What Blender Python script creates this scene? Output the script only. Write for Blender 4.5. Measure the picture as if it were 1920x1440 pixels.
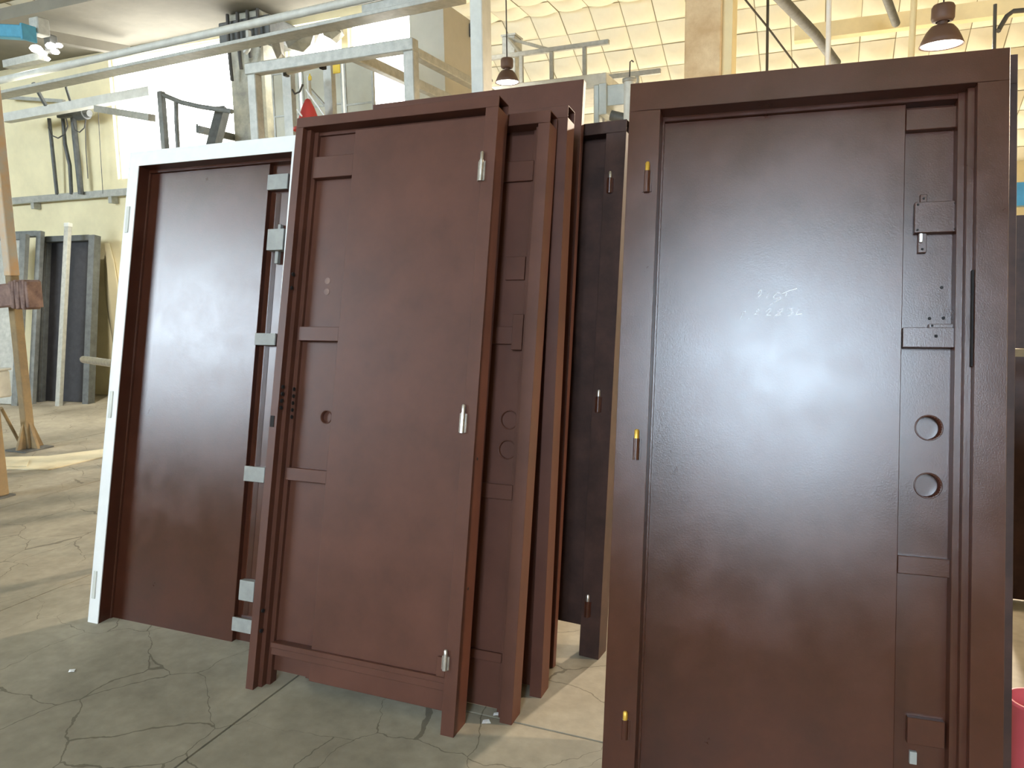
import bpy, bmesh, math, random
from mathutils import Vector, Matrix
random.seed(7)
scene = bpy.context.scene
for o in list(bpy.data.objects):
    bpy.data.objects.remove(o, do_unlink=True)
COL = scene.collection

# ------------------------------------------------------------------ camera
CAM_POS = Vector((0.0, 0.0, 1.397))
CAM_R = Vector((0.9219, 0.3873, -0.0150)).normalized()
CAM_F = Vector((-0.3859, 0.9126, -0.1353))
CAM_F = (CAM_F - CAM_R * CAM_F.dot(CAM_R)).normalized()
CAM_U = CAM_R.cross(CAM_F).normalized()
FPX = 1420.8
cam_data = bpy.data.cameras.new('camera')
cam_data.sensor_width = 36.0
cam_data.lens = FPX / 1920.0 * 36.0
cam_data.clip_start = 0.05
cam_data.clip_end = 200
cam = bpy.data.objects.new('camera', cam_data)
COL.objects.link(cam)
cam.matrix_world = Matrix(((CAM_R.x, CAM_U.x, -CAM_F.x, CAM_POS.x),
                           (CAM_R.y, CAM_U.y, -CAM_F.y, CAM_POS.y),
                           (CAM_R.z, CAM_U.z, -CAM_F.z, CAM_POS.z), (0, 0, 0, 1)))
scene.camera = cam

# ------------------------------------------------------------------ world, light, exposure
scene.view_settings.view_transform = 'Standard'
scene.view_settings.look = 'None'
scene.view_settings.gamma = 1.0
scene.view_settings.use_curve_mapping = False
scene.view_settings.exposure = 0.0
scene.cycles.max_bounces = 6
scene.cycles.diffuse_bounces = 4
scene.cycles.glossy_bounces = 3
scene.cycles.transmission_bounces = 0
scene.cycles.transparent_max_bounces = 2
scene.cycles.use_adaptive_sampling = True
scene.cycles.adaptive_threshold = 0.03
scene.cycles.use_denoising = True
scene.cycles.sample_clamp_indirect = 6.0
world = bpy.data.worlds.new('overcast_sky')
scene.world = world
world.use_nodes = True
wn = world.node_tree.nodes
wn['Background'].inputs['Color'].default_value = (0.86, 0.93, 1.0, 1)
wn['Background'].inputs['Strength'].default_value = 6.0


# daylight: radiance of the bright panes in each wall (they are built with the walls below)
DAY_FRONT_A = 62.0      # window behind the photographer, right
DAY_FRONT_B = 32.0      # window behind the photographer, far left
DAY_PARTITION = 11.0    # windows in the cream partition
DAY_FAR = 11.0           # band of windows in the far wall
LAMP_SIDE = 3600.0
LAMP_MAIN = 5600.0
LAMP_FLOOD = 420.0

# ------------------------------------------------------------------ helpers


def ray(px, py):
    return CAM_F + CAM_R * ((px - 960) / FPX) - CAM_U * ((py - 720) / FPX)


def at(px, py, Y):
    """Point at depth Y into the hall that the photograph shows at this pixel."""
    d = ray(px, py)
    return CAM_POS + d * (Y / d.y)


def onz(px, py, z=0.0):
    d = ray(px, py)
    return CAM_POS + d * ((z - CAM_POS.z) / d.z)


def lin(r, g, b):
    def f(c):
        c /= 255.0
        return c / 12.92 if c <= 0.04045 else ((c + 0.055) / 1.055) ** 2.4
    return (f(r), f(g), f(b), 1)


def mat(name, col, rough=0.6, metal=0.0, spec=0.5, var=0.0, vscale=6.0, col2=None, bump=0.0, bscale=60.0, detail=6,
        emit=None, estr=0.0, rvar=0.0):
    m = bpy.data.materials.new(name)
    m.use_nodes = True
    nt = m.node_tree
    b = nt.nodes['Principled BSDF']
    b.inputs['Base Color'].default_value = col
    b.inputs['Roughness'].default_value = rough
    b.inputs['Metallic'].default_value = metal
    b.inputs['Specular IOR Level'].default_value = spec
    tc = nt.nodes.new('ShaderNodeTexCoord')
    if var > 0 or col2:
        n = nt.nodes.new('ShaderNodeTexNoise')
        n.inputs['Scale'].default_value = vscale
        n.inputs['Detail'].default_value = detail
        n.inputs['Roughness'].default_value = 0.65
        nt.links.new(tc.outputs['Object'], n.inputs['Vector'])
        r = nt.nodes.new('ShaderNodeValToRGB')
        r.color_ramp.elements[0].position = 0.36
        r.color_ramp.elements[1].position = 0.66
        if col2:
            r.color_ramp.elements[0].color = col
            r.color_ramp.elements[1].color = col2
        else:
            r.color_ramp.elements[0].color = tuple(c * (1 - var) for c in col[:3]) + (1,)
            r.color_ramp.elements[1].color = tuple(min(1, c * (1 + var)) for c in col[:3]) + (1,)
        nt.links.new(n.outputs['Fac'], r.inputs['Fac'])
        nt.links.new(r.outputs['Color'], b.inputs['Base Color'])
        if rvar > 0:
            mr = nt.nodes.new('ShaderNodeMapRange')
            mr.inputs['To Min'].default_value = rough - rvar
            mr.inputs['To Max'].default_value = rough + rvar
            nt.links.new(n.outputs['Fac'], mr.inputs['Value'])
            nt.links.new(mr.outputs['Result'], b.inputs['Roughness'])
    if bump > 0:
        n2 = nt.nodes.new('ShaderNodeTexNoise')
        n2.inputs['Scale'].default_value = bscale
        n2.inputs['Detail'].default_value = 3
        nt.links.new(tc.outputs['Object'], n2.inputs['Vector'])
        bp = nt.nodes.new('ShaderNodeBump')
        bp.inputs['Strength'].default_value = bump
        bp.inputs['Distance'].default_value = 0.01
        nt.links.new(n2.outputs['Fac'], bp.inputs['Height'])
        nt.links.new(bp.outputs['Normal'], b.inputs['Normal'])
    if emit:
        b.inputs['Emission Color'].default_value = emit
        b.inputs['Emission Strength'].default_value = estr
    return m


def gloss_paint(name, col, rough, ior):
    """brown stoved paint: diffuse body under a tight gloss coat with orange-peel relief."""
    m = bpy.data.materials.new(name)
    m.use_nodes = True
    nt = m.node_tree
    L = nt.links
    nt.nodes.remove(nt.nodes['Principled BSDF'])
    out = nt.nodes['Material Output']
    tc = nt.nodes.new('ShaderNodeTexCoord')
    n = nt.nodes.new('ShaderNodeTexNoise')
    n.inputs['Scale'].default_value = 5
    n.inputs['Detail'].default_value = 8
    n.inputs['Roughness'].default_value = 0.7
    L.new(tc.outputs['Object'], n.inputs['Vector'])
    r = nt.nodes.new('ShaderNodeValToRGB')
    r.color_ramp.elements[0].position = 0.35
    r.color_ramp.elements[1].position = 0.65
    r.color_ramp.elements[0].color = tuple(c * .82 for c in col[:3]) + (1,)
    r.color_ramp.elements[1].color = tuple(c * 1.18 for c in col[:3]) + (1,)
    L.new(n.outputs['Fac'], r.inputs['Fac'])
    df = nt.nodes.new('ShaderNodeBsdfDiffuse')
    L.new(r.outputs['Color'], df.inputs['Color'])
    gl = nt.nodes.new('ShaderNodeBsdfGlossy')
    gl.distribution = 'BECKMANN'
    mr = nt.nodes.new('ShaderNodeMapRange')
    mr.inputs['From Min'].default_value = 0.3
    mr.inputs['From Max'].default_value = 0.7
    mr.inputs['To Min'].default_value = rough - .03
    mr.inputs['To Max'].default_value = rough + .03
    L.new(n.outputs['Fac'], mr.inputs['Value'])
    L.new(mr.outputs['Result'], gl.inputs['Roughness'])
    n2 = nt.nodes.new('ShaderNodeTexNoise')
    n2.inputs['Scale'].default_value = 280
    n2.inputs['Detail'].default_value = 3
    L.new(tc.outputs['Object'], n2.inputs['Vector'])
    bp = nt.nodes.new('ShaderNodeBump')
    bp.inputs['Strength'].default_value = 0.04
    bp.inputs['Distance'].default_value = 0.01
    L.new(n2.outputs['Fac'], bp.inputs['Height'])
    L.new(bp.outputs['Normal'], gl.inputs['Normal'])
    fr = nt.nodes.new('ShaderNodeFresnel')
    fr.inputs['IOR'].default_value = ior
    mx = nt.nodes.new('ShaderNodeMixShader')
    L.new(fr.outputs['Fac'], mx.inputs['Fac'])
    L.new(df.outputs['BSDF'], mx.inputs[1])
    L.new(gl.outputs['BSDF'], mx.inputs[2])
    L.new(mx.outputs['Shader'], out.inputs['Surface'])
    return m


M = {}
M['brown'] = gloss_paint('brown_gloss_paint', (0.062, 0.0190, 0.0105, 1), 0.30, 1.64)
M['brown_satin'] = mat('brown_satin_paint', (0.094, 0.034, 0.021, 1), 0.44, spec=0.38, var=0.14, vscale=5, bump=0.02, bscale=330, rvar=0.05)
M['brown_dark'] = mat('brown_dusty_paint', (0.048, 0.022, 0.016, 1), 0.5, spec=0.3, var=0.35, vscale=9, bump=0.02, bscale=250)
M['white'] = mat('white_paint', lin(232, 232, 230), 0.45, var=0.03, vscale=12)
M['steel'] = mat('bare_steel', lin(205, 202, 198), 0.28, metal=0.9, var=0.2, vscale=40)
M['steel_grey'] = mat('grey_steel_paint', lin(150, 150, 145), 0.55, var=0.15, vscale=14)
M['brass'] = mat('brass_pin', lin(205, 165, 70), 0.35, metal=0.6)
M['black'] = mat('dark_gap', (0.01, 0.008, 0.008, 1), 0.8)
M['chalk'] = mat('chalk', lin(236, 238, 242), 0.9)
M['galv'] = mat('galvanised_tube', lin(172, 172, 164), 0.5, metal=0.25, var=0.14, vscale=18)
M['galv_light'] = mat('pale_grey_tube', lin(205, 205, 196), 0.5, var=0.1, vscale=9)
M['grey_dark'] = mat('dark_grey_steel', lin(84, 86, 84), 0.55, var=0.25, vscale=12)
M['charcoal'] = mat('charcoal_primer', lin(38, 36, 38), 0.6, var=0.3, vscale=12)
M['primer'] = mat('grey_primer', lin(112, 114, 110), 0.6, var=0.25, vscale=10)
M['cable'] = mat('cable_rubber', lin(72, 70, 66), 0.7)
M['conc'] = mat('column_concrete', lin(150, 148, 138), 0.9, col2=lin(196, 192, 172), vscale=5, bump=0.4, bscale=25)
M['return'] = mat('grey_plaster', lin(184, 180, 166), 0.9, var=.05, vscale=3)
M['ochre'] = mat('ochre_plaster', lin(200, 172, 134), 0.9, col2=lin(228, 208, 172), vscale=3.2, bump=0.3, bscale=18)
M['cream'] = mat('cream_wall', lin(232, 220, 180), 0.9, var=0.07, vscale=2.2, bump=0.15, bscale=12)
M['cream_far'] = mat('cream_far_wall', lin(214, 202, 164), 0.9, var=0.08, vscale=1.5)
M['slab_grey'] = mat('grey_soffit', lin(122, 117, 104), 0.9, var=0.09, vscale=2.5, bump=0.2, bscale=9)
M['tile'] = mat('cream_ceiling_tile', lin(232, 228, 208), 0.85, var=0.05, vscale=1.7)
M['tile_back'] = mat('ceiling_joint', lin(170, 162, 134), 0.9)
M['orange'] = mat('rusty_orange_paint', lin(196, 160, 120), 0.7, col2=lin(176, 172, 160), vscale=5, bump=0.2, bscale=40)
M['tan'] = mat('tan_yellow_paint', lin(146, 124, 88), 0.7, col2=lin(116, 100, 76), vscale=6)
M['blue'] = mat('blue_beam_paint', lin(70, 142, 168), 0.6, var=0.12, vscale=12)
M['wrap'] = mat('brown_wrap', lin(96, 72, 66), 0.6, col2=lin(140, 112, 100), vscale=10)
M['plate'] = mat('floor_sheet', lin(206, 196, 166), 0.7, var=0.08, vscale=6)
M['yellow'] = mat('yellow_tag', lin(224, 190, 60), 0.6)
M['red'] = mat('red_paint', lin(200, 70, 66), 0.6)
M['lampshade'] = mat('dark_lampshade', lin(96, 74, 66), 0.5)
M['bulb'] = mat('lamp_glow', (1, 1, 1, 1), 0.5, emit=(1.0, 0.93, 0.84, 1), estr=14.0)
M['bulb'].cycles.emission_sampling = 'NONE'   # the lamps' own light sources do the lighting
M['tube_glow'] = mat('lamp_glass', lin(235, 232, 214), 0.25)
M['film'] = mat('crumpled_film', lin(120, 114, 98), 0.4, var=0.2, vscale=9)
M['pane'] = mat('translucent_panel', lin(196, 194, 176), 0.6, var=0.08, vscale=4)
M['pink'] = mat('pink_plastic', lin(214, 92, 100), 0.5)
M['paper'] = mat('white_paper', lin(240, 240, 240), 0.8)
M['duct'] = mat('galvanised_duct', lin(176, 182, 178), 0.45, metal=0.3, var=0.08, vscale=8)


def floor_material():
    m = bpy.data.materials.new('cracked_concrete')
    m.use_nodes = True
    nt = m.node_tree
    L = nt.links
    b = nt.nodes['Principled BSDF']
    tc = nt.nodes.new('ShaderNodeNewGeometry')
    n1 = nt.nodes.new('ShaderNodeTexNoise')
    n1.inputs['Scale'].default_value = 1.6
    n1.inputs['Detail'].default_value = 8
    n1.inputs['Roughness'].default_value = 0.6
    L.new(tc.outputs['Position'], n1.inputs['Vector'])
    r1 = nt.nodes.new('ShaderNodeValToRGB')
    r1.color_ramp.elements[0].position = 0.32
    r1.color_ramp.elements[1].position = 0.68
    r1.color_ramp.elements[0].color = lin(124, 117, 102)
    r1.color_ramp.elements[1].color = lin(162, 154, 136)
    L.new(n1.outputs['Fac'], r1.inputs['Fac'])
    # fine dust speckle
    n2 = nt.nodes.new('ShaderNodeTexNoise')
    n2.inputs['Scale'].default_value = 22
    n2.inputs['Detail'].default_value = 6
    L.new(tc.outputs['Position'], n2.inputs['Vector'])
    mx = nt.nodes.new('ShaderNodeMix')
    mx.data_type = 'RGBA'
    mx.blend_type = 'OVERLAY'
    mx.inputs['Factor'].default_value = 0.35
    L.new(r1.outputs['Color'], mx.inputs['A'])
    L.new(n2.outputs['Color'], mx.inputs['B'])
    bw = nt.nodes.new('ShaderNodeRGBToBW')
    L.new(n2.outputs['Color'], bw.inputs['Color'])
    L.new(bw.outputs['Val'], mx.inputs['B'])
    # cracks: edges of warped cells
    wv = nt.nodes.new('ShaderNodeTexNoise')
    wv.inputs['Scale'].default_value = 3.0
    wv.inputs['Detail'].default_value = 5
    L.new(tc.outputs['Position'], wv.inputs['Vector'])
    sub = nt.nodes.new('ShaderNodeVectorMath')
    sub.operation = 'MULTIPLY_ADD'
    sub.inputs[1].default_value = (0.26, 0.26, 0)
    L.new(wv.outputs['Color'], sub.inputs[0])
    L.new(tc.outputs['Position'], sub.inputs[2])
    vo = nt.nodes.new('ShaderNodeTexVoronoi')
    vo.feature = 'DISTANCE_TO_EDGE'
    vo.inputs['Scale'].default_value = 3.0
    L.new(sub.outputs['Vector'], vo.inputs['Vector'])
    # some cracks fade out
    n3 = nt.nodes.new('ShaderNodeTexNoise')
    n3.inputs['Scale'].default_value = 1.1
    L.new(tc.outputs['Position'], n3.inputs['Vector'])
    wid = nt.nodes.new('ShaderNodeMapRange')
    wid.inputs['From Min'].default_value = 0.40
    wid.inputs['From Max'].default_value = 0.62
    wid.inputs['To Min'].default_value = 0.0
    wid.inputs['To Max'].default_value = 0.008
    L.new(n3.outputs['Fac'], wid.inputs['Value'])
    cr = nt.nodes.new('ShaderNodeMath')
    cr.operation = 'LESS_THAN'
    L.new(vo.outputs['Distance'], cr.inputs[0])
    L.new(wid.outputs['Result'], cr.inputs[1])
    fac = nt.nodes.new('ShaderNodeMath')
    fac.operation = 'MULTIPLY'
    fac.inputs[1].default_value = 0.6
    L.new(cr.outputs['Value'], fac.inputs[0])
    mc = nt.nodes.new('ShaderNodeMix')
    mc.data_type = 'RGBA'
    L.new(fac.outputs['Value'], mc.inputs['Factor'])
    L.new(mx.outputs['Result'], mc.inputs['A'])
    mc.inputs['B'].default_value = lin(74, 66, 52)
    L.new(mc.outputs['Result'], b.inputs['Base Color'])
    b.inputs['Roughness'].default_value = 0.62
    b.inputs['Specular IOR Level'].default_value = 0.35
    bp = nt.nodes.new('ShaderNodeBump')
    bp.inputs['Strength'].default_value = 0.15
    bp.inputs['Distance'].default_value = 0.01
    L.new(n2.outputs['Fac'], bp.inputs['Height'])
    L.new(bp.outputs['Normal'], b.inputs['Normal'])
    return m


M['floor'] = floor_material()


def pane_mat(name, col, strength):
    m = bpy.data.materials.new(name)
    m.use_nodes = True
    b = m.node_tree.nodes['Principled BSDF']
    b.inputs['Base Color'].default_value = (.8, .8, .8, 1)
    b.inputs['Emission Color'].default_value = col
    b.inputs['Emission Strength'].default_value = strength
    return m


M['sky_front_a'] = pane_mat('bright_pane_a', (0.66, 0.83, 1.0, 1), DAY_FRONT_A)
M['sky_front_b'] = pane_mat('bright_pane_b', (0.74, 0.87, 1.0, 1), DAY_FRONT_B)
M['sky_part'] = pane_mat('bright_pane_c', (1.0, 0.99, 0.95, 1), DAY_PARTITION)
M['sky_far'] = pane_mat('bright_pane_d', (1.0, 0.92, 0.74, 1), DAY_FAR)


class MB:
    def __init__(self):
        self.v, self.f, self.s = [], [], []

    def add(self, verts, faces, smooth=False):
        k = len(self.v)
        self.v += [tuple(p) for p in verts]
        self.f += [tuple(i + k for i in f) for f in faces]
        self.s += [smooth] * len(faces)
        return self

    def box(self, x0, x1, y0, y1, z0, z1):
        vs = [(x, y, z) for z in (z0, z1) for y in (y0, y1) for x in (x0, x1)]
        return self.add(vs, [(0, 2, 3, 1), (4, 5, 7, 6), (0, 1, 5, 4), (2, 6, 7, 3), (0, 4, 6, 2), (1, 3, 7, 5)])

    def prism(self, poly, z0, z1):
        """poly in (x, y), counter-clockwise seen from above, extruded along z."""
        n = len(poly)
        a = sum(poly[i][0] * poly[(i + 1) % n][1] - poly[(i + 1) % n][0] * poly[i][1] for i in range(n))
        if a < 0:
            poly = poly[::-1]
        vs = [(x, y, z0) for x, y in poly] + [(x, y, z1) for x, y in poly]
        fs = [tuple(range(n))[::-1], tuple(range(n, 2 * n))]
        fs += [(i, (i + 1) % n, n + (i + 1) % n, n + i) for i in range(n)]
        return self.add(vs, fs)

    def xprism(self, poly, x0, x1):
        """poly in (y, z) extruded along x."""
        n = len(poly)
        a = sum(poly[i][0] * poly[(i + 1) % n][1] - poly[(i + 1) % n][0] * poly[i][1] for i in range(n))
        if a < 0:
            poly = poly[::-1]
        vs = [(x0, y, z) for y, z in poly] + [(x1, y, z) for y, z in poly]
        fs = [tuple(range(n))[::-1], tuple(range(n, 2 * n))]
        fs += [(i, (i + 1) % n, n + (i + 1) % n, n + i) for i in range(n)]
        return self.add(vs, fs)

    def bar(self, p0, p1, w, h, up=(0, 0, 1)):
        p0, p1 = Vector(p0), Vector(p1)
        d = (p1 - p0).normalized()
        up = Vector(up)
        if abs(d.dot(up)) > 0.98:
            up = Vector((0, 1, 0))
        s = d.cross(up).normalized()
        t = s.cross(d).normalized()
        vs = []
        for p in (p0, p1):
            for a, b in ((-1, -1), (1, -1), (1, 1), (-1, 1)):
                vs.append(p + s * (a * w / 2) + t * (b * h / 2))
        return self.add(vs, [(0, 1, 2, 3), (7, 6, 5, 4), (0, 4, 5, 1), (1, 5, 6, 2), (2, 6, 7, 3), (3, 7, 4, 0)])

    def tube(self, pts, r, n=10, cap=True):
        pts = [Vector(p) for p in pts]
        rs = r if isinstance(r, (list, tuple)) else [r] * len(pts)
        rings = []
        prev = None
        for i, p in enumerate(pts):
            if i == 0:
                d = pts[1] - p
            elif i == len(pts) - 1:
                d = p - pts[i - 1]
            else:
                d = pts[i + 1] - pts[i - 1]
            d.normalize()
            up = prev if prev else (Vector((0, 0, 1)) if abs(d.z) < 0.9 else Vector((0, 1, 0)))
            s = d.cross(up).normalized()
            t = s.cross(d).normalized()
            prev = t
            rings.append([p + s * rs[i] * math.cos(2 * math.pi * k / n) + t * rs[i] * math.sin(2 * math.pi * k / n) for k in range(n)])
        vs = [v for rg in rings for v in rg]
        fs = []
        for i in range(len(rings) - 1):
            for k in range(n):
                a, b = i * n + k, i * n + (k + 1) % n
                fs.append((a, b, b + n, a + n))
        self.add(vs, fs, True)
        if cap:
            self.add(rings[0], [tuple(range(n))])
            self.add(rings[-1], [tuple(range(n))[::-1]])
        return self

    def lathe(self, prof, c=(0, 0, 0), n=28):
        vs = []
        for r, z in prof:
            for k in range(n):
                a = 2 * math.pi * k / n
                vs.append((c[0] + r * math.cos(a), c[1] + r * math.sin(a), c[2] + z))
        fs = []
        for i in range(len(prof) - 1):
            for k in range(n):
                a, b = i * n + k, i * n + (k + 1) % n
                fs.append((a, b, b + n, a + n))
        return self.add(vs, fs, True)

    def build(self, name, m, parent=None, bevel=0.0, solid=0.0, **tags):
        me = bpy.data.meshes.new(name)
        me.from_pydata(self.v, [], self.f)
        me.polygons.foreach_set('use_smooth', self.s)
        me.update()
        bm = bmesh.new()
        bm.from_mesh(me)
        bmesh.ops.recalc_face_normals(bm, faces=bm.faces)
        bm.to_mesh(me)
        bm.free()
        me.materials.append(M[m])
        o = bpy.data.objects.new(name, me)
        COL.objects.link(o)
        if parent:
            o.parent = parent
        if solid > 0:
            md = o.modifiers.new('thickness', 'SOLIDIFY')
            md.thickness = solid
        if bevel > 0:
            md = o.modifiers.new('edge', 'BEVEL')
            md.width = bevel
            md.segments = 1
            md.limit_method = 'ANGLE'
        for k, v in tags.items():
            o[k] = v
        if 'category' in tags:
            o['kind'] = 'thing'
        return o


def thing(name, label, cat, loc=(0, 0, 0), group=None, matrix=None):
    o = bpy.data.objects.new(name, None)
    COL.objects.link(o)
    o.empty_display_size = 0.1
    if matrix is not None:
        o.matrix_world = matrix
    else:
        o.location = loc
    o['label'] = label
    o['category'] = cat
    o['kind'] = 'thing'
    if group:
        o['group'] = group
    return o


def loc_of(o, p):
    return Vector(p) - o.location


# ------------------------------------------------------------------ the building
fl = MB().box(-20, 9, -6.0, 18, -0.30, -0.012).build('floor', 'floor', kind='structure')
JX = [-12.72, -11.15, -9.58, -8.01, -6.44, -4.87, -3.30, -1.72, -0.15, 1.42, 2.99]
JY = [-1.2, 2.07, 5.34, 8.61]
for i in range(len(JX) - 1):
    rows = [JY[0], JY[-1]] if JX[i] < -1.75 else JY
    for y0, y1 in zip(rows[:-1], rows[1:]):
        MB().box(JX[i] + 0.004, JX[i + 1] - 0.004, y0 + 0.004, y1 - 0.004, -0.012, 0.0).build('slab', 'floor', fl)
rest = MB()
rest.box(-20, JX[0], -6, 18, -0.012, 0).box(JX[-1], 9, -6, 18, -0.012, 0)
rest.box(JX[0], JX[-1], -6, JY[0], -0.012, 0).box(JX[0], JX[-1], JY[-1], 18, -0.012, 0)
rest.build('outer_slab', 'floor', fl)

PY = 6.95      # partition plane
PT = 7.15
# partition wall with window openings
WINS = [(-8.15, -6.15, 2.70, 4.12), (-5.52, -4.80, 3.50, 4.12), (-4.72, -3.90, 2.60, 4.12)]  # first opening enlarged; its glowing pane stands in for glare on the wall
pw = MB()
xs = -16.0
for (a, b, z0, z1) in WINS:
    pw.box(xs, a, PY, PT, 0, 4.2)
    pw.box(a, b, PY, PT, 0, z0)
    pw.box(a, b, PY, PT, z1, 4.2)
    xs = b
pw.box(xs, -3.88, PY, PT, 0, 4.2)
pw.build('wall_left', 'cream', kind='structure')
for i, (a, b, z0, z1) in enumerate(WINS):
    w = MB()
    t = 0.03
    w.box(a, a + t, PY + .05, PY + .11, z0, z1).box(b - t, b, PY + .05, PY + .11, z0, z1)
    w.box(a + t, b - t, PY + .05, PY + .11, z0, z0 + t).box(a + t, b - t, PY + .05, PY + .11, z1 - t, z1)
    w = w.build('window_%d' % (i + 1), 'white', kind='structure')
    MB().box(a + t, b - t, PY + .07, PY + .08, z0 + t, z1 - t).build('pane', 'sky_part', w)
MB().box(-16, -3.5, 5.72, 7.15, 4.2, 4.32).build('ceiling_left', 'slab_grey', kind='structure')
# end return of the partition, facing the open hall
MB().box(-3.87, -3.50, 6.75, 7.75, 0, 4.02).build('wall_return', 'return', kind='structure')
# far wall with a band of windows
MB().box(-20, 9, 17.5, 17.7, 0, 1.3).box(-20, -9, 17.5, 17.7, 1.3, 3.1).box(3, 9, 17.5, 17.7, 1.3, 3.1) \
    .box(-20, 9, 17.5, 17.7, 3.1, 3.7).build('wall_back', 'cream_far', kind='structure')
wf = MB()
for k in range(7):
    wf.box(-9 + 2 * k - .03, -9 + 2 * k + .03, 17.55, 17.62, 1.3, 3.1)
wf.box(-9, 3, 17.55, 17.62, 2.2, 2.25)
wf = wf.build('window_4', 'white', kind='structure')
for k in range(6):
    for z0, z1 in ((1.3, 2.2), (2.25, 3.1)):
        MB().box(-9 + 2 * k + .03, -7 + 2 * k - .03, 17.58, 17.59, z0, z1).build('pane', 'sky_far', wf)
# wall behind the photographer with two tall windows
FW = [(-13.8, -8.8, 2.9, 5.7), (-0.2, 1.6, 2.75, 4.9)]
fwm = MB()
xs = -20
for (a, b, z0, z1) in FW:
    fwm.box(xs, a, -6.2, -6.0, 0, 6.2).box(a, b, -6.2, -6.0, 0, z0).box(a, b, -6.2, -6.0, z1, 6.2)
    xs = b
fwm.box(xs, 9, -6.2, -6.0, 0, 6.2)
fwm.build('wall_front', 'cream_far', kind='structure')
for i, (a, b, z0, z1) in enumerate(FW):
    w = MB()
    for k in range(4):
        x = a + (b - a) * k / 3
        w.box(x - .03, x + .03, -6.14, -6.07, z0, z1)
    w.box(a, b, -6.14, -6.07, z0, z0 + .05).box(a, b, -6.14, -6.07, z1 - .05, z1)
    w = w.build('window_%d' % (i + 5), 'white', kind='structure')
    for k in range(3):
        x0, x1 = a + (b - a) * k / 3 + .03, a + (b - a) * (k + 1) / 3 - .03
        MB().box(x0, x1, -6.11, -6.10, z0 + .05, z1 - .05).build('pane', 'sky_front_b' if i == 0 else 'sky_front_a', w)
MB().box(-20.2, -20, -6.2, 17.7, 0, 6.3).build('wall_end', 'cream_far', kind='structure')
MB().box(9, 9.2, -6.2, 17.7, 0, 6.3).build('wall_right', 'cream_far', kind='structure')

# ceiling: flat part, then a slope that falls to the far wall
ZC, YK, SL = 5.93, 13.0, 0.522
ceil = MB()
ceil.box(-20.2, 9.2, -6.2, YK, ZC + .03, ZC + .2)
ye, ze = 17.7, ZC - SL * (17.7 - YK)
ceil.add([(-20.2, YK, ZC + .03), (9.2, YK, ZC + .03), (9.2, ye, ze + .03), (-20.2, ye, ze + .03),
          (-20.2, YK, ZC + .2), (9.2, YK, ZC + .2), (9.2, ye, ze + .2), (-20.2, ye, ze + .2)],
         [(0, 1, 2, 3), (7, 6, 5, 4), (0, 4, 5, 1), (2, 6, 7, 3), (1, 5, 6, 2), (0, 3, 7, 4)])
ceil = ceil.build('ceiling', 'tile_back', kind='structure')
# one padded tile, shared by all
T = 0.53


def tile_mesh():
    b = MB()
    n = 6
    g = 0.006
    vs = []
    for j in range(n + 1):
        for i in range(n + 1):
            x, y = i / n, j / n
            hgt = (max(0.0, math.sin(math.pi * x) * math.sin(math.pi * y))) ** 0.55
            vs.append((g + x * (T - 2 * g), g + y * (T - 2 * g), -0.085 * hgt))
    fs = [(j * (n + 1) + i, j * (n + 1) + i + 1, (j + 1) * (n + 1) + i + 1, (j + 1) * (n + 1) + i) for j in range(n) for i in range(n)]
    b.add(vs, [f[::-1] for f in fs], True)
    me = bpy.data.meshes.new('ceiling_tile')
    me.from_pydata(b.v, [], b.f)
    me.polygons.foreach_set('use_smooth', [True] * len(b.f))
    me.materials.append(M['tile'])
    return me


tm = tile_mesh()
tang = math.atan(SL)


def project(p):
    d = Vector(p) - CAM_POS
    z = d.dot(CAM_F)
    return 960 + FPX * d.dot(CAM_R) / z, 720 - FPX * d.dot(CAM_U) / z, z


TX0 = -4.519 - 20 * T
rows_s = int((ye - YK) / math.cos(tang) / T)
cand = []
for i in range(0, 50):
    x = TX0 + i * T
    for j in range(rows_s):
        y = YK + j * T * math.cos(tang)
        z = ZC - j * T * math.sin(tang)
        cand.append((x, y, z, -tang))
    for j in range(1, 9):
        cand.append((x, YK - j * T, ZC, 0.0))
tiles = []
for (x, y, z, a) in cand:
    px, py, dz = project((x + T / 2, y + T / 2 * math.cos(a), z + T / 2 * math.sin(a)))
    if dz > 0 and -80 < px < 2000 and -90 < py < 330:
        hid = (px < 860 and py > 0)
        tiles.append((hid, dz, x, y, z, a))
tiles.sort()
for hid, dz, x, y, z, a in tiles[:300]:
    o = bpy.data.objects.new('ceiling_tile', tm)
    COL.objects.link(o)
    o.parent = ceil
    o.location = (x, y, z + 0.02)
    o.rotation_euler = (a + random.uniform(-.012, .012), random.uniform(-.012, .012), 0)

# ------------------------------------------------------------------ door units


def lean_matrix(x, y, yaw, lean, z=0.0):
    u = Vector((math.cos(yaw), math.sin(yaw), 0))
    nb = Vector((-math.sin(yaw), math.cos(yaw), 0))
    v = Vector((0, 0, math.cos(lean))) + nb * math.sin(lean)
    d = u.cross(v) * -1.0      # depth, away from the front
    return Matrix(((u.x, d.x, v.x, x), (u.y, d.y, v.y, y), (u.z, d.z, v.z, z), (0, 0, 0, 1)))


def jamb_poly(side, W, wf, steps, D):
    """stepped hollow-section profile; side 0 = at u=0, 1 = at u=W."""
    p = [(0, 0), (wf, 0)]
    u = wf
    for (dd, du) in steps:
        p.append((u, dd))
        u += du
        p.append((u, dd))
    p.append((u, D))
    p.append((0, D))
    if side:
        p = [(W - a, b) for a, b in p]
    return p


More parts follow.
